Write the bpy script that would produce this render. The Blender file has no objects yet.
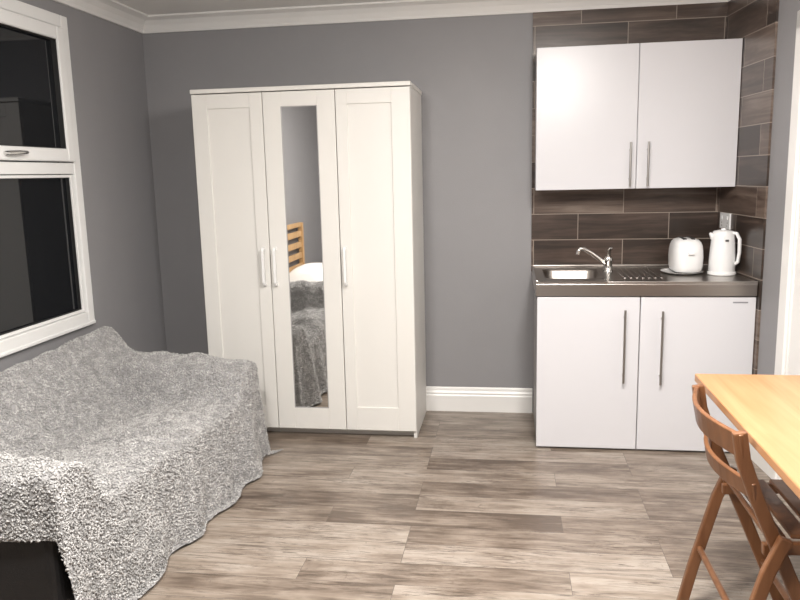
import bpy, math, random
import numpy as np
from mathutils import Vector, Matrix, noise
random.seed(7); np.random.seed(7)
S=bpy.context.scene
COL=S.collection

# ---------------------------------------------------------------- materials
def newmat(name):
    m=bpy.data.materials.new(name); m.use_nodes=True
    nt=m.node_tree; return m,nt,nt.nodes["Principled BSDF"]
def N(nt,t,**kw):
    n=nt.nodes.new(t)
    for k,v in kw.items(): setattr(n,k,v)
    return n
def simple(name,col,rough=.5,metal=0,noise_amt=.04,nscale=6,bump=0,bscale=80,coat=0,stretch=(1,1,1)):
    m,nt,b=newmat(name); L=nt.links
    tc=N(nt,'ShaderNodeTexCoord'); mp=N(nt,'ShaderNodeMapping'); mp.inputs['Scale'].default_value=stretch
    L.new(tc.outputs['Object'],mp.inputs[0])
    nz=N(nt,'ShaderNodeTexNoise'); nz.inputs['Scale'].default_value=nscale; nz.inputs['Detail'].default_value=4
    L.new(mp.outputs[0],nz.inputs['Vector'])
    mx=N(nt,'ShaderNodeMix',data_type='RGBA')
    mx.inputs[6].default_value=tuple(c*(1-noise_amt) for c in col)+(1,)
    mx.inputs[7].default_value=tuple(min(1,c*(1+noise_amt)) for c in col)+(1,)
    L.new(nz.outputs['Fac'],mx.inputs[0]); L.new(mx.outputs[2],b.inputs['Base Color'])
    b.inputs['Roughness'].default_value=rough; b.inputs['Metallic'].default_value=metal
    b.inputs['Coat Weight'].default_value=coat; b.inputs['Coat Roughness'].default_value=.08
    if bump:
        n2=N(nt,'ShaderNodeTexNoise'); n2.inputs['Scale'].default_value=bscale; L.new(mp.outputs[0],n2.inputs['Vector'])
        bp=N(nt,'ShaderNodeBump'); bp.inputs['Strength'].default_value=bump; bp.inputs['Distance'].default_value=.004
        L.new(n2.outputs['Fac'],bp.inputs['Height']); L.new(bp.outputs[0],b.inputs['Normal'])
    return m
M_wall=simple('grey_wall_paint',(.268,.264,.272),.55,bump=.15,bscale=140)
M_ceil=simple('ceiling_paint',(.84,.83,.81),.8)
M_trim=simple('trim_gloss_white',(.80,.79,.77),.3)
M_upvc=simple('upvc_white',(.78,.78,.77),.3)
M_ward=simple('wardrobe_white',(.73,.715,.68),.45,noise_amt=.015)
M_cab=simple('cabinet_gloss_white',(.64,.635,.66),.30,noise_amt=.01)
M_dark=simple('dark_gap',(.03,.028,.027),.7)
M_cabside=simple('carcass_grey',(.35,.34,.34),.5)
M_steel=simple('stainless_steel',(.40,.37,.345),.3,1,.08,3,stretch=(1,25,25))
M_chrome=simple('chrome',(.75,.74,.72),.12,1,.02)
M_hand=simple('brushed_handle',(.42,.40,.38),.3,1,.05)
M_plastic=simple('white_plastic',(.82,.82,.82),.25,noise_amt=.01)
M_black=simple('black_leather',(.012,.012,.013),.45,bump=.3,bscale=200)
M_throwbase=simple('throw_backing',(.34,.335,.335),.95,noise_amt=.15,nscale=60)
M_linen=simple('bed_linen_white',(.78,.77,.75),.9,bump=.2,bscale=12)
M_glass=simple('night_glass',(.006,.007,.009),.03,noise_amt=0)
M_gasket=simple('gasket_black',(.02,.02,.02),.5)
M_mark=simple('grey_mark',(.25,.25,.27),.5)
M_red=simple('indicator_grey',(.10,.10,.10),.4)
m,nt,b=newmat('mirror_glass'); M_mirror=m
b.inputs['Base Color'].default_value=(.80,.80,.79,1); b.inputs['Metallic'].default_value=1; b.inputs['Roughness'].default_value=.01

def wood(name,c1,c2,rough=.35,axis=1,coat=.2):
    m,nt,b=newmat(name); L=nt.links
    tc=N(nt,'ShaderNodeTexCoord'); mp=N(nt,'ShaderNodeMapping')
    sc=[14,14,14]; sc[axis]=1.0; mp.inputs['Scale'].default_value=sc
    L.new(tc.outputs['Object'],mp.inputs[0])
    nz=N(nt,'ShaderNodeTexNoise'); nz.inputs['Scale'].default_value=1.6; nz.inputs['Detail'].default_value=6; nz.inputs['Distortion'].default_value=1.2
    L.new(mp.outputs[0],nz.inputs['Vector'])
    rp=N(nt,'ShaderNodeValToRGB'); rp.color_ramp.elements[0].position=.3; rp.color_ramp.elements[1].position=.7
    rp.color_ramp.elements[0].color=c1+(1,); rp.color_ramp.elements[1].color=c2+(1,)
    L.new(nz.outputs['Fac'],rp.inputs[0]); L.new(rp.outputs[0],b.inputs['Base Color'])
    b.inputs['Roughness'].default_value=rough; b.inputs['Coat Weight'].default_value=coat
    return m
M_pine=wood('pine_lacquered',(.37,.175,.075),(.47,.25,.125),.38,1,.1)
M_chair=wood('beech_brown',(.13,.052,.021),(.21,.092,.04),.38,2,.2)
M_bedwood=wood('bed_pine',(.45,.27,.12),(.56,.36,.18),.4,2)

def planks(name,uax,vax,uoff,voff,bw,rh,offs,mortar,mcol,ramp,gu,gv,rough,usign=1,bumpd=.001,freq=2,streaks=None,wts=(.50,.35,.15)):
    m,nt,b=newmat(name); L=nt.links
    tc=N(nt,'ShaderNodeTexCoord'); sp=N(nt,'ShaderNodeSeparateXYZ'); L.new(tc.outputs['Object'],sp.inputs[0])
    def lin(out,mul,add):
        n=N(nt,'ShaderNodeMath',operation='MULTIPLY_ADD'); n.inputs[1].default_value=mul; n.inputs[2].default_value=add
        L.new(out,n.inputs[0]); return n.outputs[0]
    u=lin(sp.outputs[uax],usign,uoff); v=lin(sp.outputs[vax],1,voff)
    cb=N(nt,'ShaderNodeCombineXYZ'); L.new(u,cb.inputs[0]); L.new(v,cb.inputs[1])
    br=N(nt,'ShaderNodeTexBrick'); br.offset=offs; br.offset_frequency=freq; br.squash=1
    br.inputs['Scale'].default_value=1; br.inputs['Brick Width'].default_value=bw; br.inputs['Row Height'].default_value=rh
    br.inputs['Mortar Size'].default_value=mortar; br.inputs['Mortar Smooth'].default_value=0.1
    br.inputs['Color1'].default_value=(0,0,0,1); br.inputs['Color2'].default_value=(1,1,1,1); br.inputs['Mortar'].default_value=(.5,.5,.5,1)
    L.new(cb.outputs[0],br.inputs['Vector'])
    rnd=lin(br.outputs['Color'],37.0,0)
    def nzt(su,sv,add,det,ro,dist):
        c=N(nt,'ShaderNodeCombineXYZ'); L.new(lin(u,su,add),c.inputs[0]); L.new(lin(v,sv,0),c.inputs[1]); L.new(rnd,c.inputs[2])
        n=N(nt,'ShaderNodeTexNoise'); n.inputs['Scale'].default_value=1; n.inputs['Detail'].default_value=det; n.inputs['Roughness'].default_value=ro; n.inputs['Distortion'].default_value=dist
        L.new(c.outputs[0],n.inputs['Vector']); return n.outputs['Fac']
    f1=nzt(gu,gv,0,8,.65,.6); f2=nzt(gu*1.5,gv*.3,9,3,.5,0)
    a=N(nt,'ShaderNodeMath',operation='MULTIPLY'); a.inputs[1].default_value=wts[0]; L.new(f1,a.inputs[0])
    a2=N(nt,'ShaderNodeMath',operation='MULTIPLY_ADD'); a2.inputs[1].default_value=wts[1]; L.new(f2,a2.inputs[0]); L.new(a.outputs[0],a2.inputs[2])
    a3=N(nt,'ShaderNodeMath',operation='MULTIPLY_ADD'); a3.inputs[1].default_value=wts[2]; L.new(br.outputs['Color'],a3.inputs[0]); L.new(a2.outputs[0],a3.inputs[2])
    rp=N(nt,'ShaderNodeValToRGB'); cr=rp.color_ramp
    for i,(p,c) in enumerate(ramp):
        if i<2: e=cr.elements[i]; e.position=p
        else: e=cr.elements.new(p)
        e.color=c+(1,)
    L.new(a3.outputs[0],rp.inputs[0]); base=rp.outputs[0]
    if streaks:
        for (su,sv,ad1,ad2,lo,hi,amt) in ((7.0,85,3,20,.49,.60,.80),(2.6,36,40,60,.52,.64,.70),(16,22,80,90,.60,.68,.6)):
            f3=nzt(su,sv,ad1,6,.75,1.5); f4=nzt(2.4,9,ad2,4,.6,1.0)
            r3=N(nt,'ShaderNodeMapRange'); r3.inputs[1].default_value=lo; r3.inputs[2].default_value=hi; L.new(f3,r3.inputs[0])
            r4=N(nt,'ShaderNodeMapRange'); r4.inputs[1].default_value=.42; r4.inputs[2].default_value=.58; L.new(f4,r4.inputs[0])
            mu=N(nt,'ShaderNodeMath',operation='MULTIPLY'); L.new(r3.outputs[0],mu.inputs[0]); L.new(r4.outputs[0],mu.inputs[1])
            mu2=N(nt,'ShaderNodeMath',operation='MULTIPLY'); mu2.inputs[1].default_value=amt; L.new(mu.outputs[0],mu2.inputs[0])
            ms=N(nt,'ShaderNodeMix',data_type='RGBA'); L.new(mu2.outputs[0],ms.inputs[0]); L.new(base,ms.inputs[6]); ms.inputs[7].default_value=streaks+(1,); base=ms.outputs[2]
    mx=N(nt,'ShaderNodeMix',data_type='RGBA'); L.new(br.outputs['Fac'],mx.inputs[0]); L.new(base,mx.inputs[6]); mx.inputs[7].default_value=mcol+(1,)
    L.new(mx.outputs[2],b.inputs['Base Color'])
    b.inputs['Roughness'].default_value=rough
    bp=N(nt,'ShaderNodeBump'); bp.invert=True; bp.inputs['Distance'].default_value=bumpd; bp.inputs['Strength'].default_value=.6
    L.new(br.outputs['Fac'],bp.inputs['Height']); L.new(bp.outputs[0],b.inputs['Normal'])
    return m
M_floor=planks('laminate_floor',0,1,5.3,6.03,.98,.150,.37,.0010,(.10,.08,.067),
   [(.37,(.115,.086,.066)),(.45,(.205,.162,.127)),(.53,(.295,.244,.198)),(.63,(.385,.335,.285))],3.2,26,.30,freq=3,streaks=(.070,.050,.037),wts=(.50,.32,.16))
tr=[(.38,(.034,.024,.019)),(.46,(.070,.048,.038)),(.54,(.115,.082,.065)),(.64,(.21,.165,.135))]
M_tileb=planks('wood_tile_back',0,2,-.39,-.895,.5,.148,.5,.0022,(.30,.25,.21),tr,1.6,24,.3,wts=(.46,.30,.22))
M_tiler=planks('wood_tile_side',1,2,.22,-.895,.5,.148,.5,.0022,(.30,.25,.21),tr,1.6,24,.3,usign=-1,wts=(.46,.30,.22))

# ---------------------------------------------------------------- geometry helpers
def empty(name):
    e=bpy.data.objects.new(name,None); COL.objects.link(e); return e
def mesh(name,V,Fc,mat,parent=None,smooth=False,bevel=0,seg=2):
    me=bpy.data.meshes.new(name); me.from_pydata([tuple(v) for v in V],[],Fc); me.update()
    me.materials.append(mat)
    import bmesh
    bm=bmesh.new(); bm.from_mesh(me); bmesh.ops.recalc_face_normals(bm,faces=bm.faces); bm.to_mesh(me); bm.free()
    o=bpy.data.objects.new(name,me); COL.objects.link(o)
    if smooth:
        for p in me.polygons: p.use_smooth=True
    if bevel:
        md=o.modifiers.new('bevel','BEVEL'); md.width=bevel; md.segments=seg; md.limit_method='ANGLE'
    if parent: o.parent=parent
    return o
BF=[(0,1,2,3),(4,7,6,5),(0,4,5,1),(1,5,6,2),(2,6,7,3),(3,7,4,0)]
def boxes(name,L,mat,parent=None,bevel=.002,seg=2):
    V=[];Fc=[]
    for (x0,x1,y0,y1,z0,z1) in L:
        n=len(V)
        V+=[(x0,y0,z0),(x1,y0,z0),(x1,y1,z0),(x0,y1,z0),(x0,y0,z1),(x1,y0,z1),(x1,y1,z1),(x0,y1,z1)]
        Fc+=[tuple(i+n for i in f) for f in BF]
    return mesh(name,V,Fc,mat,parent,False,bevel,seg)
def prism(name,poly,z0,z1,mat,parent=None,bevel=.002):
    n=len(poly); V=[(x,y,z0) for x,y in poly]+[(x,y,z1) for x,y in poly]
    Fc=[tuple(range(n)),tuple(range(2*n-1,n-1,-1))]+[(i,(i+1)%n,(i+1)%n+n,i+n) for i in range(n)]
    return mesh(name,V,Fc,mat,parent,False,bevel)
def tube(name,P,R,mat,parent=None,n=14,sx=1,sy=1,up=None,rect=False,bevel=0):
    """sweep a round (or rectangular half sizes R=(a,b)) section along polyline"""
    P=[Vector(p) for p in P]; V=[];Fc=[]
    if rect: sec=[(-1,-1),(1,-1),(1,1),(-1,1)]
    else: sec=[(math.cos(2*math.pi*i/n),math.sin(2*math.pi*i/n)) for i in range(n)]
    k=len(sec); prevu=Vector(up) if up else None
    for i,p in enumerate(P):
        d=(P[min(i+1,len(P)-1)]-P[max(i-1,0)]).normalized()
        if prevu is None: prevu=Vector((0,0,1)) if abs(d.z)<.9 else Vector((1,0,0))
        s=d.cross(prevu).normalized(); u=s.cross(d).normalized()
        if not up: prevu=u
        r=R[i] if isinstance(R,list) else R
        a,b_=(r if isinstance(r,tuple) else (r,r))
        for cx,cy in sec: V.append(p+s*cx*a+u*cy*b_)
    for i in range(len(P)-1):
        for j in range(k):
            Fc.append((i*k+j,i*k+(j+1)%k,(i+1)*k+(j+1)%k,(i+1)*k+j))
    Fc.append(tuple(range(k))); Fc.append(tuple(range(len(P)*k-1,(len(P)-1)*k-1,-1)))
    o=mesh(name,V,Fc,mat,parent,not rect,bevel)
    if not rect:
        md=o.modifiers.new('e','EDGE_SPLIT'); md.split_angle=math.radians(50)
    return o
def lathe(name,c,prof,mat,parent=None,n=32,sx=1,sy=1):
    V=[];Fc=[]
    for r,z in prof:
        for i in range(n):
            a=2*math.pi*i/n; V.append((c[0]+r*math.cos(a)*sx,c[1]+r*math.sin(a)*sy,c[2]+z))
    for j in range(len(prof)-1):
        for i in range(n): Fc.append((j*n+i,j*n+(i+1)%n,(j+1)*n+(i+1)%n,(j+1)*n+i))
    Fc.append(tuple(range(n))); Fc.append(tuple(range(len(prof)*n-1,(len(prof)-1)*n-1,-1)))
    o=mesh(name,V,Fc,mat,parent,True)
    md=o.modifiers.new('e','EDGE_SPLIT'); md.split_angle=math.radians(40)
    return o

# ---------------------------------------------------------------- room shell
XL=-2.174; ZC=2.385; YB=-5.3
def xS(y): return 1.150+.075*abs(y)         # tiled / finished face of the right wall
def xW(y): return xS(y)+.010
boxes('floor',[(XL-.2,1.9,YB-.2,.2,-.1,0)],M_floor,bevel=0)
boxes('ceiling',[(XL-.2,1.9,YB-.2,.2,ZC,ZC+.1)],M_ceil,bevel=0)
boxes('wall_back',[(XL-.2,1.5,0,.2,0,ZC)],M_wall,bevel=0)
boxes('wall_rear',[(XL-.2,1.9,YB-.2,YB,0,ZC)],M_wall,bevel=0)
WY0,WY1,WZ0,WZ1=-2.35,-.82,.715,2.235
boxes('wall_left',[(XL-.2,XL,WY1,0,0,ZC),(XL-.2,XL,YB,WY0,0,ZC),(XL-.2,XL,WY0,WY1,0,WZ0),(XL-.2,XL,WY0,WY1,WZ1,ZC)],M_wall,bevel=0)
prism('wall_right',[(xW(0),0),(xW(0)+.3,0),(xW(-5.3)+.3,YB),(xW(-5.3),YB)],0,ZC,M_wall,bevel=0)
# coving (stepped concave profile)
prof=[(0,-.085),(.012,-.085),(.016,-.070),(.030,-.045),(.052,-.022),(.078,-.012),(.090,-.010),(.090,0),(0,0)]
def cove(name,p0,p1,inn,prof=prof,z=ZC,mat=M_trim):
    V=[];n=len(prof)
    for p in (p0,p1):
        for a,b_ in prof: V.append((p[0]+inn[0]*a,p[1]+inn[1]*a,z+b_))
    Fc=[(i,(i+1)%n,(i+1)%n+n,i+n) for i in range(n)]+[tuple(range(n)),tuple(range(2*n-1,n-1,-1))]
    return mesh(name,V,Fc,mat)
cove('trim_1',(XL,0),(xW(0),0),(0,-1)); cove('trim_2',(XL,0),(XL,YB),(1,0)); cove('trim_3',(xW(0),0),(xW(-5.3),YB),(-1,0))
bprof=[(0,0),(.018,0),(.018,.098),(.014,.106),(.016,.116),(.010,.128),(.008,.142),(.003,.150),(0,.150)]
cove('baseboard_back',(XL,0),(.14,0),(0,-1),bprof,0); cove('baseboard_left',(XL,0),(XL,YB),(1,0),bprof,0)
cove('baseboard_rear',(XL,YB),(xW(-5.3),YB),(0,1),bprof,0)
cove('baseboard_right',(xW(-.62),-.62),(xW(-.86),-.86),(-1,0),bprof,0)
# wood look tiles
boxes('wall_tiles_back',[(.128,xW(0),-.009,0,.86,2.30)],M_tileb,bevel=0)
prism('wall_tiles_right',[(xS(0),-.009),(xW(0),-.009),(xW(-.63),-.63),(xS(-.63),-.63)],.0,2.30,M_tiler,bevel=0)

# door on the right wall (local: d along wall, n out from the wall)
def rwbox(name,L,mat,parent,bevel=.003):
    V=[];Fc=[]
    for d0,d1,n0,n1,z0,z1 in L:
        k=len(V)
        for z in (z0,z1):
            for d,n in ((d0,n0),(d1,n0),(d1,n1),(d0,n1)): V.append((xW(-d)-n,-d-.075*n,z))
        Fc+=[tuple(i+k for i in f) for f in BF]
    return mesh(name,V,Fc,mat,parent,False,bevel)
door=empty('door_1')
rwbox('architrave',[(.865,.945,0,.022,0,2.08),(1.705,1.785,0,.022,0,2.08),(.865,1.785,0,.022,2.0,2.08)],M_trim,door,.006)
rwbox('frame',[(.945,.965,0,.012,0,2.0),(1.685,1.705,0,.012,0,2.0)],M_trim,door)
rwbox('leaf',[(.968,1.682,0,.006,.008,1.995)],M_trim,door)
rwbox('raised_panels',[(1.06,1.29,.006,.013,.2,.85),(1.36,1.59,.006,.013,.2,.85),(1.06,1.29,.006,.013,1.0,1.85),(1.36,1.59,.006,.013,1.0,1.85)],M_trim,door,.006)
tube('lever_handle',[(xW(-1.62)-.006,-1.62,1.0),(xW(-1.62)-.05,-1.62,1.0),(xW(-1.62)-.055,-1.53,1.0)],.009,M_chrome,door)

# ---------------------------------------------------------------- window
w=empty('window_1'); X=XL
def fr(y0,y1,z0,z1,t,x0,x1): # rectangular frame
    return [(x0,x1,y0,y0+t,z0,z1),(x0,x1,y1-t,y1,z0,z1),(x0,x1,y0+t,y1-t,z0,z0+t),(x0,x1,y0+t,y1-t,z1-t,z1)]
boxes('outer_frame',fr(WY0,WY1,WZ0,WZ1,.058,X-.06,X+.022),M_upvc,w,.005)
boxes('transom',[(X-.06,X+.018,WY0+.058,WY1-.058,1.475,1.53)],M_upvc,w,.004)
boxes('mullion',[(X-.06,X+.018,-1.63,-1.57,WZ0+.058,1.475)],M_upvc,w,.004)
boxes('top_sash',fr(-2.285,-.885,1.535,2.172,.062,X-.02,X+.040),M_upvc,w,.007)
boxes('glazing_bead',fr(-1.568,-.882,.775,1.472,.014,X-.04,X+.006)+fr(-2.29,-1.632,.775,1.472,.014,X-.04,X+.006),M_upvc,w,.002)
boxes('gasket',fr(-2.225,-.945,1.595,2.112,.006,X-.005,X+.03)+fr(-1.556,-.894,.787,1.460,.005,X-.03,X-.002),M_gasket,w,0)
boxes('pane_top',[(X-.02,X+.005,-2.22,-.95,1.6,2.108)],M_glass,w,0)
boxes('pane_bottom',[(X-.04,X-.02,-2.29,-.885,.775,1.472)],M_glass,w,0)
boxes('sill_strip',[(X-.02,X+.026,WY0,WY1,.702,.720)],M_upvc,w,.004)
tube('espag_handle',[(X+.04,-1.42,1.565),(X+.062,-1.42,1.565),(X+.066,-1.35,1.568),(X+.064,-1.30,1.570)],[.010,.010,.010,.007],M_chrome,w)

# ---------------------------------------------------------------- wardrobe
wd=empty('wardrobe'); x0,x1=-1.67,-.50; yf=-.52
boxes('carcass',[(x0,x0+.018,-.500,-.02,0,1.88),(x1-.018,x1,-.500,-.02,0,1.88),(x0+.018,x1-.018,-.03,-.02,.05,1.88),
  (x0+.018,x1-.018,-.498,-.03,.06,.078),(x0+.018,x1-.018,-.46,-.445,0,.06),(-1.29,-1.272,-.495,-.03,.078,1.87)],M_ward,wd,.0015)
boxes('top_board',[(x0-.004,x1+.004,yf-.004,-.015,1.880,1.902)],M_ward,wd,.003)
dz0,dz1=.045,1.875
def shaker(name,a,b_,pl,pr,pt,pb,mirror=False):
    L=[(a,pl,yf,-.502,dz0,dz1),(pr,b_,yf,-.502,dz0,dz1),(pl,pr,yf,-.502,pt,dz1),(pl,pr,yf,-.502,dz0,pb)]
    boxes(name+'_frame',L,M_ward,wd,.0015)
    if mirror:
        boxes('mirror',[(pl,pr,-.516,-.504,pb,pt)],M_mirror,wd,0)
        boxes('mirror_bead',[(pl,pl+.004,-.519,-.515,pb,pt),(pr-.004,pr,-.519,-.515,pb,pt),(pl,pr,-.519,-.515,pb,pb+.004),(pl,pr,-.519,-.515,pt-.004,pt)],M_cabside,wd,0)
    else:
        boxes(name+'_panel',[(pl,pr,-.512,-.503,pb,pt)],M_ward,wd,0)
shaker('door_left',-1.669,-1.2825,-1.585,-1.352,1.80,.175)
shaker('door_mirror',-1.2785,-.8925,-1.183,-.988,1.80,.165,True)
shaker('door_right',-.8885,-.501,-.828,-.598,1.80,.175)
for i,hx in enumerate((-1.312,-1.248,-.862)):
    tube('handle_%d'%(i+1),[(hx,-.52,1.055),(hx,-.545,1.055),(hx,-.55,1.045),(hx,-.55,.875),(hx,-.545,.865),(hx,-.52,.865)],(.0085,.006),M_plastic,wd,rect=True,up=(1,0,0),bevel=.002)
# ---------------------------------------------------------------- kitchenette base
kb=empty('kitchen_base_cabinet'); kx=.142; e=.003
prism('carcass',[(kx+.004,-.58),(kx+.004,-.012),(xS(-.012)-e,-.012),(xS(-.58)-e,-.58)],.0,.735,M_cabside,kb)
xr=xS(-.6)-e
boxes('door_left',[(kx,.6455,-.602,-.581,.012,.806)],M_cab,kb,.002)
boxes('door_right',[(.6505,xr,-.602,-.581,.012,.806)],M_cab,kb,.002)
def bar(name,x,z0,z1,y,par,r=.006):
    o=tube(name,[(x,y-.032,z0),(x,y-.032,z1)],r,M_hand,par)
    for zz in (z0+.04,z1-.04): tube(name+'_post',[(x,y+.0,zz),(x,y-.032,zz)],r*.75,M_hand,par)
bar('handle_1',.572,.37,.745,-.602,kb); bar('handle_2',.752,.365,.740,-.602,kb)
boxes('maker_mark',[(1.085,1.155,-.6028,-.6015,.777,.784)],M_mark,kb,0)
# sink top
st=empty('sink_worktop'); z0,z1=.812,.886; yF=-.612; yK=-.012; xl=.134
bx0,bx1,by0,by1=.185,.485,-.50,-.13
prism('top_right',[(bx1,yF),(bx1,yK),(xS(yK)-e,yK),(xS(yF)-e,yF)],z1-.012,z1,M_steel,st,.002)
boxes('top_rim',[(xl,bx0,yF,yK,z1-.012,z1),(bx0,bx1,yF,by0,z1-.012,z1),(bx0,bx1,by1,yK,z1-.012,z1)],M_steel,st,0)
boxes('front_apron',[(xl,xS(yF)-e,yF,yF+.012,z0,z1-.011)],M_steel,st,.003)
boxes('side_apron',[(xl,xl+.01,yF+.012,yK,z0,z1-.012)],M_steel,st,0)
# bowl
V=[];zb=z1-.14
for zz,i in ((z1,0),(z1-.01,.008),(zb+.03,.014),(zb,.045)):
    for cx,cy,sx,sy in ((bx0,by0,1,1),(bx1,by0,-1,1),(bx1,by1,-1,-1),(bx0,by1,1,-1)):
        for k in range(5):
            r=.05
            a0={(1,1):math.pi,( -1,1):1.5*math.pi,(-1,-1):0,(1,-1):.5*math.pi}[(sx,sy)]
            a=a0+k*math.pi/8
            V.append((cx+sx*(r+i)+math.cos(a)*r,cy+sy*(r+i)+math.sin(a)*r,zz))
n=20;Fc=[]
for j in range(3):
    for i in range(n): Fc.append((j*n+i,j*n+(i+1)%n,(j+1)*n+(i+1)%n,(j+1)*n+i))
Fc.append(tuple(range(3*n,4*n)))
mesh('bowl',V,Fc,M_steel,st,True)
lathe('drain',(.335,-.31,zb+.001),[(.035,0),(.035,.003),(.02,.004),(.001,.002)],M_chrome,st)
boxes('drainer_ridges',[(.58+.030*i,.592+.030*i,-.50,-.12,z1-.001,z1+.004) for i in range(7)],M_steel,st,.002)
boxes('raised_edge',[(xl,xS(0)-.02,-.022,yK,z1,z1+.012)]+[(xl,xl+.012,yF,-.02,z1-.001,z1+.006)],M_steel,st,.003)
# faucet
fa=empty('kitchen_faucet'); fx,fy=.532,-.25; zt=z1+.0005
lathe('base',(fx,fy,zt),[(.027,0),(.027,.006),(.022,.012),(.021,.05),(.024,.055),(.024,.075),(.018,.086),(.001,.088)],M_chrome,fa)
tube('spout',[(fx,fy,zt+.035),(fx-.03,fy,zt+.06),(fx-.09,fy-.005,zt+.105),(fx-.13,fy-.01,zt+.128),(fx-.15,fy-.01,zt+.128),(fx-.160,fy-.01,zt+.115),(fx-.162,fy-.01,zt+.098)],[.013,.013,.012,.011,.011,.0115,.0115],M_chrome,fa)
tube('lever',[(fx,fy,zt+.08),(fx+.002,fy-.01,zt+.10),(fx-.0,fy-.03,zt+.125),(fx+.006,fy-.05,zt+.135)],[(.010,.008),(.010,.006),(.010,.005),(.011,.003)],M_chrome,fa)
# kitchen upper cabinet
ku=empty('kitchen_wall_cabinet'); U0,U1=1.333,2.074
prism('carcass',[(kx+.003,-.232),(kx+.003,-.010),(xS(-.01)-e,-.010),(xS(-.232)-e,-.232)],U0+.002,U1-.002,M_cab,ku)
boxes('door_left',[(kx,.6625,-.252,-.233,U0,U1)],M_cab,ku,.002)
boxes('door_right',[(.6665,xS(-.233)-.001,-.252,-.233,U0,U1)],M_cab,ku,.002)
bar('handle_1',.630,1.345,1.575,-.252,ku); bar('handle_2',.720,1.345,1.575,-.252,ku)

# socket on the tiled side wall
so=empty('wall_socket')
rwbox('plate',[(.07,.216,.0105,.020,1.105,1.191)],M_plastic,so,.003)
rwbox('rockers',[(.095,.11,.020,.024,1.155,1.175),(.175,.19,.020,.024,1.155,1.175)],M_plastic,so,.001)
rwbox('pin_holes',[(.098,.102,.0195,.0205,1.135,1.142),(.093,.098,.0195,.0205,1.12,1.125),(.105,.11,.0195,.0205,1.12,1.125),(.182,.186,.0195,.0205,1.135,1.142),(.175,.18,.0195,.0205,1.12,1.125)],M_dark,so,0)

# toaster on tray
ty=empty('serving_tray')
lathe('dish',(.905,-.30,z1+.0045),[(.085,0),(.095,.002),(.108,.006),(.112,.009),(.108,.009),(.09,.003),(.001,.002)],M_plastic,ty,40,.95,1.05)
tt=empty('toaster')
cx,cy,cz=.922,-.30,z1+.0095
V=[];Fc=[];n=28;pf=[(.80,.004),(.93,.010),(1,.03),(1.02,.08),(1.0,.115),(.95,.140),(.86,.158),(.72,.170),(.5,.176),(.25,.178),(0.02,.178)]
for r,z in pf:
    for i in range(n):
        a=2*math.pi*i/n; c,s=math.cos(a),math.sin(a)
        q=2/3.2
        V.append((cx+.077*r*math.copysign(abs(c)**q,c),cy+.115*r*math.copysign(abs(s)**q,s),cz+z))
for j in range(len(pf)-1):
    for i in range(n): Fc.append((j*n+i,j*n+(i+1)%n,(j+1)*n+(i+1)%n,(j+1)*n+i))
Fc.append(tuple(range(n))); Fc.append(tuple(range(len(pf)*n-1,(len(pf)-1)*n-1,-1)))
mesh('body',V,Fc,M_plastic,tt,True)
boxes('slots',[(cx-.030,cx-.012,cy-.065,cy+.065,cz+.172,cz+.179),(cx+.012,cx+.030,cy-.065,cy+.065,cz+.172,cz+.179)],M_dark,tt,0)
boxes('lever',[(cx-.015,cx+.015,cy-.132,cy-.112,cz+.10,cz+.112)],M_plastic,tt,.003)
boxes('feet',[(cx+a,cx+a+.02,cy+c,cy+c+.02,cz-.002,cz+.008) for a in (-.05,.03) for c in (-.07,.05)],M_dark,tt,0)
# kettle
ke=empty('electric_kettle'); cx,cy,cz=1.090,-.36,z1+.0005
lathe('power_base',(cx,cy,cz),[(.066,0),(.070,.004),(.070,.014),(.064,.018),(.001,.018)],M_plastic,ke)
lathe('body',(cx,cy,cz+.018),[(.062,0),(.065,.006),(.065,.05),(.061,.12),(.055,.185),(.052,.20),(.045,.208),(.02,.213),(.001,.214)],M_plastic,ke)
tube('spout',[(cx-.030,cy,cz+.175),(cx-.050,cy,cz+.195),(cx-.066,cy,cz+.215)],[(.022,.022),(.018,.016),(.010,.006)],M_plastic,ke)
tube('handle',[(cx+.030,cy-.02,cz+.218),(cx+.055,cy-.035,cz+.214),(cx+.068,cy-.045,cz+.185),(cx+.070,cy-.045,cz+.12),(cx+.066,cy-.04,cz+.07),(cx+.048,cy-.02,cz+.05)],[(.012,.009)]*6,M_plastic,ke)
lathe('lid_knob',(cx,cy,cz+.23),[(.014,0),(.012,.008),(.001,.010)],M_plastic,ke)
boxes('mark',[(cx-.004,cx+.012,cy-.062,cy-.050,cz+.175,cz+.185)],M_red,ke,.001)

# ---------------------------------------------------------------- table
tb=empty('dining_table'); T0,T1,TY0,TY1=.622,1.268,-2.80,-1.825
boxes('top',[(T0,T1,TY0,TY1,.722,.75)],M_pine,tb,.005,3)
boxes('apron',[(T0+.10,T1-.06,TY1-.09,TY1-.07,.64,.722),(T0+.10,T1-.06,TY0+.07,TY0+.09,.64,.722),(T0+.10,T0+.12,TY0+.09,TY1-.09,.64,.722),(T1-.08,T1-.06,TY0+.09,TY1-.09,.64,.722)],M_pine,tb,.002)
boxes('legs',[(T1-.11,T1-.06,TY1-.11,TY1-.06,0,.722),(T1-.11,T1-.06,TY0+.06,TY0+.11,0,.722),(T0+.10,T0+.15,TY0+.06,TY0+.11,0,.722),(T0+.10+.32,T0+.15+.32,TY1-.11,TY1-.06,0,.722)],M_pine,tb,.004)

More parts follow.
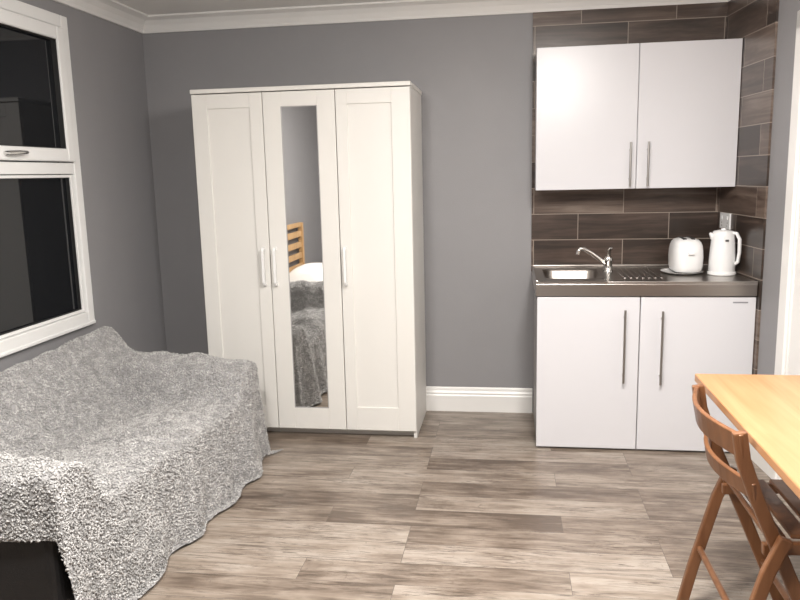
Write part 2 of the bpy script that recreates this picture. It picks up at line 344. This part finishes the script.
# ---------------------------------------------------------------- folding chair
ch=empty('folding_chair'); ya,yb=-2.045,-2.47
def pA(): return [(.580,.772),(.592,.70),(.628,.60),(.680,.48),(.80,.20),(.885,0)]
for i,y in enumerate((ya,yb)):
    tube('long_leg_%d'%(i+1),[(x,y,z) for x,z in pA()],(.011,.018),M_chair,ch,rect=True,up=(1,0,0.3),bevel=.004)
    yy=y+(.024 if i==0 else -.024)
    tube('rear_leg_%d'%(i+1),[(.70,yy,.50),(.66,yy,.40),(.595,yy,.15),(.562,yy,0)],(.011,.017),M_chair,ch,rect=True,up=(1,0,0),bevel=.004)
    yi=y+(-.024 if i==0 else .024)
    tube('seat_rail_%d'%(i+1),[(.66,yi,.445),(1.03,yi,.465)],(.010,.016),M_chair,ch,rect=True,up=(0,0,1),bevel=.003)
for k,(zc,xo,hh) in enumerate(((.735,.588,.034),(.615,.624,.024))):
    P=[]
    for j in range(13):
        t=j/12; y=ya+.012+(yb-ya-.024)*t; bow=.050*math.sin(math.pi*t)
        P.append((xo-bow,y,zc))
    tube('back_slat_%d'%(k+1),P,(.0065,hh),M_chair,ch,rect=True,up=(-.2,0,1),bevel=.003)
boxes('seat_slats',[(.67+.062*i,.67+.062*i+.05,yb+.03,ya-.03,.468+.003*i,.480+.003*i) for i in range(6)],M_chair,ch,.004)
tube('rear_stretcher',[(.613,ya+.03,.22),(.613,yb-.03,.22)],.010,M_chair,ch)
tube('front_stretcher',[(.80,ya,.20),(.80,yb,.20)],.010,M_chair,ch)
tube('pivot_rod',[(.685,ya+.03,.475),(.685,yb-.03,.475)],.006,M_chrome,ch)

# ---------------------------------------------------------------- sofa
sf=empty('sofa'); sx0,sx1=-2.12,-1.355; sy0,sy1=-2.475,-.875
boxes('base',[(sx0+.02,sx1-.02,sy0+.16,sy1-.16,.06,.24)],M_black,sf,.02,3)
boxes('seat_cushion',[(-2.0,sx1-.02,sy0+.15,sy1-.15,.22,.300)],M_black,sf,.03,3)
boxes('arms',[(sx0,sx1,sy0,sy0+.15,.05,.53),(sx0,sx1,sy1-.15,sy1,.05,.505)],M_black,sf,.03,4)
boxes('backrest',[(sx0,-2.03,sy0+.01,sy1-.01,.05,.630)],M_black,sf,.03,4)
boxes('feet',[(a,a+.05,c,c+.05,0,.055) for a in (sx0+.03,sx1-.09) for c in (sy0+.04,sy1-.09)],M_chrome,sf,.003)

# throw
def sst(a,b_,x):
    t=min(1,max(0,(x-a)/(b_-a))); return t*t*(3-2*t)
def ztop(x,y):
    s0=.345
    seat=s0+.012*math.sin((y+2.5)*3.0)+.060*sst(-1.85,-1.42,x)-.018*sst(-1.38,-1.27,x)
    seat-=.02*math.exp(-((y+1.67)/.06)**2)*sst(-1.95,-1.8,x)
    back=s0+(.690-s0)*(1-sst(-2.06,-1.80,x))+.015*math.sin(y*5.0)
    back-= .05*sst(-2.06,-2.13,x)
    arm=s0+(.560-s0)*max(sst(-1.19,-1.04,y),1-sst(-2.33,-2.18,y))
    arm+=.025*(1-sst(-2.4,-2.2,y))
    arm-=.035*sst(-1.6,-1.27,x)*sst(-2.0,-1.0,y)
    k=.018
    m_=max(seat,back,arm)
    s=sum(math.exp((v-m_)/k) for v in (seat,back,arm))
    return min(m_+k*math.log(s)*.5,.705)
def sst2(y): return min(1,max(0,(-1.2-y)/1.2))
step=.018
xsl=[('t',x) for x in np.linspace(-2.125,0,54)]+[('d',d) for d in np.arange(.012,.56,step)]
ysl=[('n',d) for d in np.arange(.20,0.01,-step)]+[('t',y) for y in np.arange(-2.490,-.860,step)]+[('f',d) for d in np.arange(.012,.56,step)]
nx,ny=len(xsl),len(ysl)
G=np.zeros((ny,nx,3))
for j,(ky,vy) in enumerate(ysl):
    for i,(kxx,vx) in enumerate(xsl):
        y=vy if ky=='t' else (-2.490 if ky=='n' else -.860)
        xf=-1.268-.060*sst2(y)
        x=(-2.125+(xf+2.125)*(i/53.0)) if kxx=='t' else xf
        dx=vx if kxx=='d' else 0; dn=vy if ky=='n' else 0; df=vy if ky=='f' else 0
        if kxx=='d':  # hem length varies along the front: shorter toward the near arm
            dx*= 1.0-.10*noise.noise(Vector((y*2.0,3.1,0)))-.18*sst2(y)**1.5
        zt_=ztop(x,y); dd=dx+dn+df
        dd_=dd-.45*min(dx,dn+df)
        z=zt_-dd_; ex=max(0,-z)
        hx=min(1,dx/.3)
        if dx: x+=.05*dx*(1-.5*sst2(y))+.12*ex
        if dx: x+= .022*hx*math.sin(y*17+3*noise.noise(Vector((y*2.5,dx*1.5,1))))+.012*hx
        if dn: y-=.06*dn+ .010*min(1,dn/.1)*math.sin(x*20)
        if df: y+=.08*df+.10*ex+.014*min(1,df/.3)*math.sin(x*22)
        if dx and (df or dn):
            c=min(dx,df+dn); x+=.08*c; y+=(.05*c if df else -.06*c)
        wv=.013*noise.noise(Vector((x*4,y*4,0)))+.003*noise.noise(Vector((x*12+y*5,y*8,5)))
        if not (dx or dn or df):
            q=max(0,noise.noise(Vector((x*1.8,y*1.8,7)))+.40)
            ph_=(x*1.0-y*.55)*15+4*noise.noise(Vector((x*2.2,y*2.2,2)))
            z+=wv+.028*q*(.5+.5*math.cos(2*ph_))**2-.008
        else: x+=wv if dx else 0
        G[j,i]=(x,y,max(z,.014+.006*noise.noise(Vector((x*20,y*20,0)))))
for it in range(4):
    A=G.copy()
    A[1:-1,1:-1]=(G[1:-1,1:-1]*2+G[:-2,1:-1]+G[2:,1:-1]+G[1:-1,:-2]+G[1:-1,2:])/6
    G=A
V=G.reshape(-1,3); Fc=[(j*nx+i,j*nx+i+1,(j+1)*nx+i+1,(j+1)*nx+i) for j in range(ny-1) for i in range(nx-1)]
def tufts(name,G,dens,mat,parent,size=.0085,thin=.45,stand=.55):
    a=G[:-1,:-1].reshape(-1,3);b_=G[:-1,1:].reshape(-1,3);c=G[1:,1:].reshape(-1,3);d=G[1:,:-1].reshape(-1,3)
    nrm=np.cross(c-a,d-b_); area=np.linalg.norm(nrm,axis=1)/2; nrm/= (np.linalg.norm(nrm,axis=1,keepdims=True)+1e-9)
    s=np.sign(nrm[np.argmax(np.abs(nrm[:,2]))][2]) ; nrm*=s
    cnt=np.random.poisson(area*dens); idx=np.repeat(np.arange(len(a)),cnt); K=len(idx)
    u=np.random.rand(K,1);v=np.random.rand(K,1)
    P=a[idx]*(1-u)*(1-v)+b_[idx]*u*(1-v)+c[idx]*u*v+d[idx]*(1-u)*v
    n=nrm[idx]; t=np.random.randn(K,3); t-=n*(t*n).sum(1,keepdims=True)*stand; t/=np.linalg.norm(t,axis=1,keepdims=True)
    q=np.cross(n,t); q/=np.linalg.norm(q,axis=1,keepdims=True)+1e-9; w_=np.cross(t,q)
    L=size*(.6+.8*np.random.rand(K,1)); R=L*(thin+.2*np.random.rand(K,1))
    P=P+n*(.001+.004*np.random.rand(K,1))
    P[:,2]=np.maximum(P[:,2],.011)
    VV=np.stack([P+t*L,P-t*L,P+q*R,P-q*R,P+w_*R,P-w_*R],1).reshape(-1,3)
    VV[:,2]=np.maximum(VV[:,2],.002)
    tri=np.array([[0,2,4],[2,1,4],[1,3,4],[3,0,4],[2,0,5],[1,2,5],[3,1,5],[0,3,5]])
    T=(np.arange(K)[:,None,None]*6+tri[None]).reshape(-1)
    me=bpy.data.meshes.new(name); me.vertices.add(K*6); me.vertices.foreach_set('co',VV.ravel())
    nf=K*8; me.loops.add(nf*3); me.loops.foreach_set('vertex_index',T); me.polygons.add(nf)
    me.polygons.foreach_set('loop_start',np.arange(nf)*3); me.polygons.foreach_set('loop_total',np.full(nf,3)); me.polygons.foreach_set('use_smooth',np.ones(nf,bool))
    at=me.attributes.new('tint','FLOAT','POINT'); at.data.foreach_set('value',np.repeat(np.random.rand(K),6))
    me.update(); me.validate(); me.materials.append(mat)
    o=bpy.data.objects.new(name,me); COL.objects.link(o); o.parent=parent; return o
m,nt,b=newmat('throw_tufts'); M_tuft=m; L=nt.links
at=N(nt,'ShaderNodeAttribute'); at.attribute_name='tint'
tc=N(nt,'ShaderNodeTexCoord'); nz=N(nt,'ShaderNodeTexNoise'); nz.inputs['Scale'].default_value=26; nz.inputs['Detail'].default_value=3; L.new(tc.outputs['Object'],nz.inputs['Vector'])
ad=N(nt,'ShaderNodeMath',operation='MULTIPLY_ADD'); ad.inputs[1].default_value=.28; L.new(at.outputs['Fac'],ad.inputs[0]); L.new(nz.outputs['Fac'],ad.inputs[2])
rp=N(nt,'ShaderNodeValToRGB'); rp.color_ramp.elements[0].position=.45; rp.color_ramp.elements[0].color=(.31,.305,.30,1); rp.color_ramp.elements[1].position=.85; rp.color_ramp.elements[1].color=(.55,.54,.53,1)
L.new(ad.outputs[0],rp.inputs[0]); L.new(rp.outputs[0],b.inputs['Base Color']); b.inputs['Roughness'].default_value=.95
b.inputs['Specular IOR Level'].default_value=.2
th=empty('fleece_throw')
mesh('backing',V,Fc,M_throwbase,th,True)
tufts('tufts',G,26000,M_tuft,th,.0068,.32,.6)

# ---------------------------------------------------------------- single bed (seen in the wardrobe mirror)
bd=empty('single_bed'); bx=-2.13
boxes('frame',[(bx,-.22,-4.09,-4.06,.18,.32),(bx,-.22,-3.17,-3.14,.18,.32),(-.25,-.22,-4.06,-3.17,.18,.32)],M_bedwood,bd,.004)
boxes('headboard_posts',[(bx-.02,bx+.03,-4.11,-4.06,0,.97),(bx-.02,bx+.03,-3.18,-3.13,0,.97),(-.26,-.20,-4.11,-4.06,0,.33),(-.26,-.20,-3.18,-3.13,0,.33)],M_bedwood,bd,.005)
boxes('headboard_slats',[(bx-.005,bx+.017,-4.07,-3.17,z,z+.06) for z in (.50,.61,.72,.83)]+[(bx-.01,bx+.02,-4.07,-3.17,.93,.975)],M_bedwood,bd,.004)
boxes('mattress',[(bx+.03,-.27,-4.05,-3.18,.26,.47)],M_linen,bd,.04,4)
V=[];n=20
for j in range(n+1):
    for i in range(n+1):
        u=i/n*2-1;v=j/n*2-1
        e_=max(0,(1-abs(u)**3)*(1-abs(v)**3))
        V.append((bx+.25+.21*u,-3.62+.36*v,.475+.12*e_**.5))
Fc=[(j*(n+1)+i,j*(n+1)+i+1,(j+1)*(n+1)+i+1,(j+1)*(n+1)+i) for j in range(n) for i in range(n)]
mesh('pillow',V,Fc,M_linen,bd,True)
xs=np.arange(-1.60,-.24,.03); ds=np.arange(.25,0,-.03)
rows=[('n',d) for d in ds]+[('t',y) for y in np.arange(-4.07,-3.15,.03)]+[('f',d) for d in ds[::-1]]
G2=np.zeros((len(rows),len(xs),3))
for j,(k,v) in enumerate(rows):
    for i,x in enumerate(xs):
        y=v if k=='t' else (-4.125 if k=='n' else -3.105); d=v if k!='t' else 0
        G2[j,i]=(x,y+(.015*math.sin(x*22)*(1 if k=='f' else -1) if d else 0),.495-d+.012*noise.noise(Vector((x*6,y*6,0))))
V=G2.reshape(-1,3); nx2=len(xs)
mesh('bed_throw_backing',V,[(j*nx2+i,j*nx2+i+1,(j+1)*nx2+i+1,(j+1)*nx2+i) for j in range(len(rows)-1) for i in range(nx2-1)],M_throwbase,bd,True)
tufts('bed_throw_tufts',G2,5000,M_tuft,bd,.012)

# ---------------------------------------------------------------- lights
def emis(name,col,s):
    m,nt,b=newmat(name); b.inputs['Emission Color'].default_value=col+(1,); b.inputs['Emission Strength'].default_value=s
    b.inputs['Base Color'].default_value=(.9,.9,.9,1); return m
M_em=emis('lamp_diffuser',(1,.95,.88),5)
LC=(1,.96,.915)
def ceiling_lamp(x,y,W):
    l=empty('ceiling_lamp')
    lathe('rim',(x,y,ZC-.03),[(.20,0),(.21,.004),(.21,.03)],M_trim,l)
    lathe('diffuser',(x,y,ZC-.06),[(.001,0),(.10,.004),(.17,.015),(.198,.03)],M_em,l)
    ld=bpy.data.lights.new('bulb','AREA'); ld.shape='DISK'; ld.size=.38; ld.energy=W*.85; ld.color=LC
    lo=bpy.data.objects.new('bulb',ld); lo.location=(x,y,ZC-.075); COL.objects.link(lo); lo.parent=l
    ld2=bpy.data.lights.new('ceiling_fill','POINT'); ld2.shadow_soft_size=.14; ld2.energy=W*.74; ld2.color=LC  # extra point light hung below the fixture, added to brighten the ceiling
    lo2=bpy.data.objects.new('ceiling_fill',ld2); lo2.location=(x,y,ZC-.28); COL.objects.link(lo2); lo2.parent=l
ceiling_lamp(.35,-2.5,67)
ceiling_lamp(-.75,-3.3,59)  # added unseen lamp: softens the shadows of the first one
wd_=bpy.data.worlds.new('night'); S.world=wd_; wd_.use_nodes=True
wd_.node_tree.nodes['Background'].inputs[0].default_value=(.01,.012,.02,1); wd_.node_tree.nodes['Background'].inputs[1].default_value=.3

# ---------------------------------------------------------------- camera
f,th_,ph,ro,D,h=741.97,.1480,.1681,.0232,4.3767,1.4377
r=Vector((math.cos(th_),math.sin(th_),0));F=Vector((-math.sin(th_)*math.cos(ph),math.cos(th_)*math.cos(ph),-math.sin(ph)));u=r.cross(F)
cr_=r*math.cos(ro)-u*math.sin(ro)
cu_=u*math.cos(ro)+r*math.sin(ro)
cam=bpy.data.cameras.new('camera'); co=bpy.data.objects.new('camera',cam); COL.objects.link(co)
cam.sensor_width=36; cam.lens=f*36/800; cam.clip_start=.02
Mx=Matrix((cr_,cu_,-F)).transposed().to_4x4(); Mx.translation=Vector((0,-D,h)); co.matrix_world=Mx
S.camera=co
S.view_settings.view_transform='Standard'; S.view_settings.exposure=0
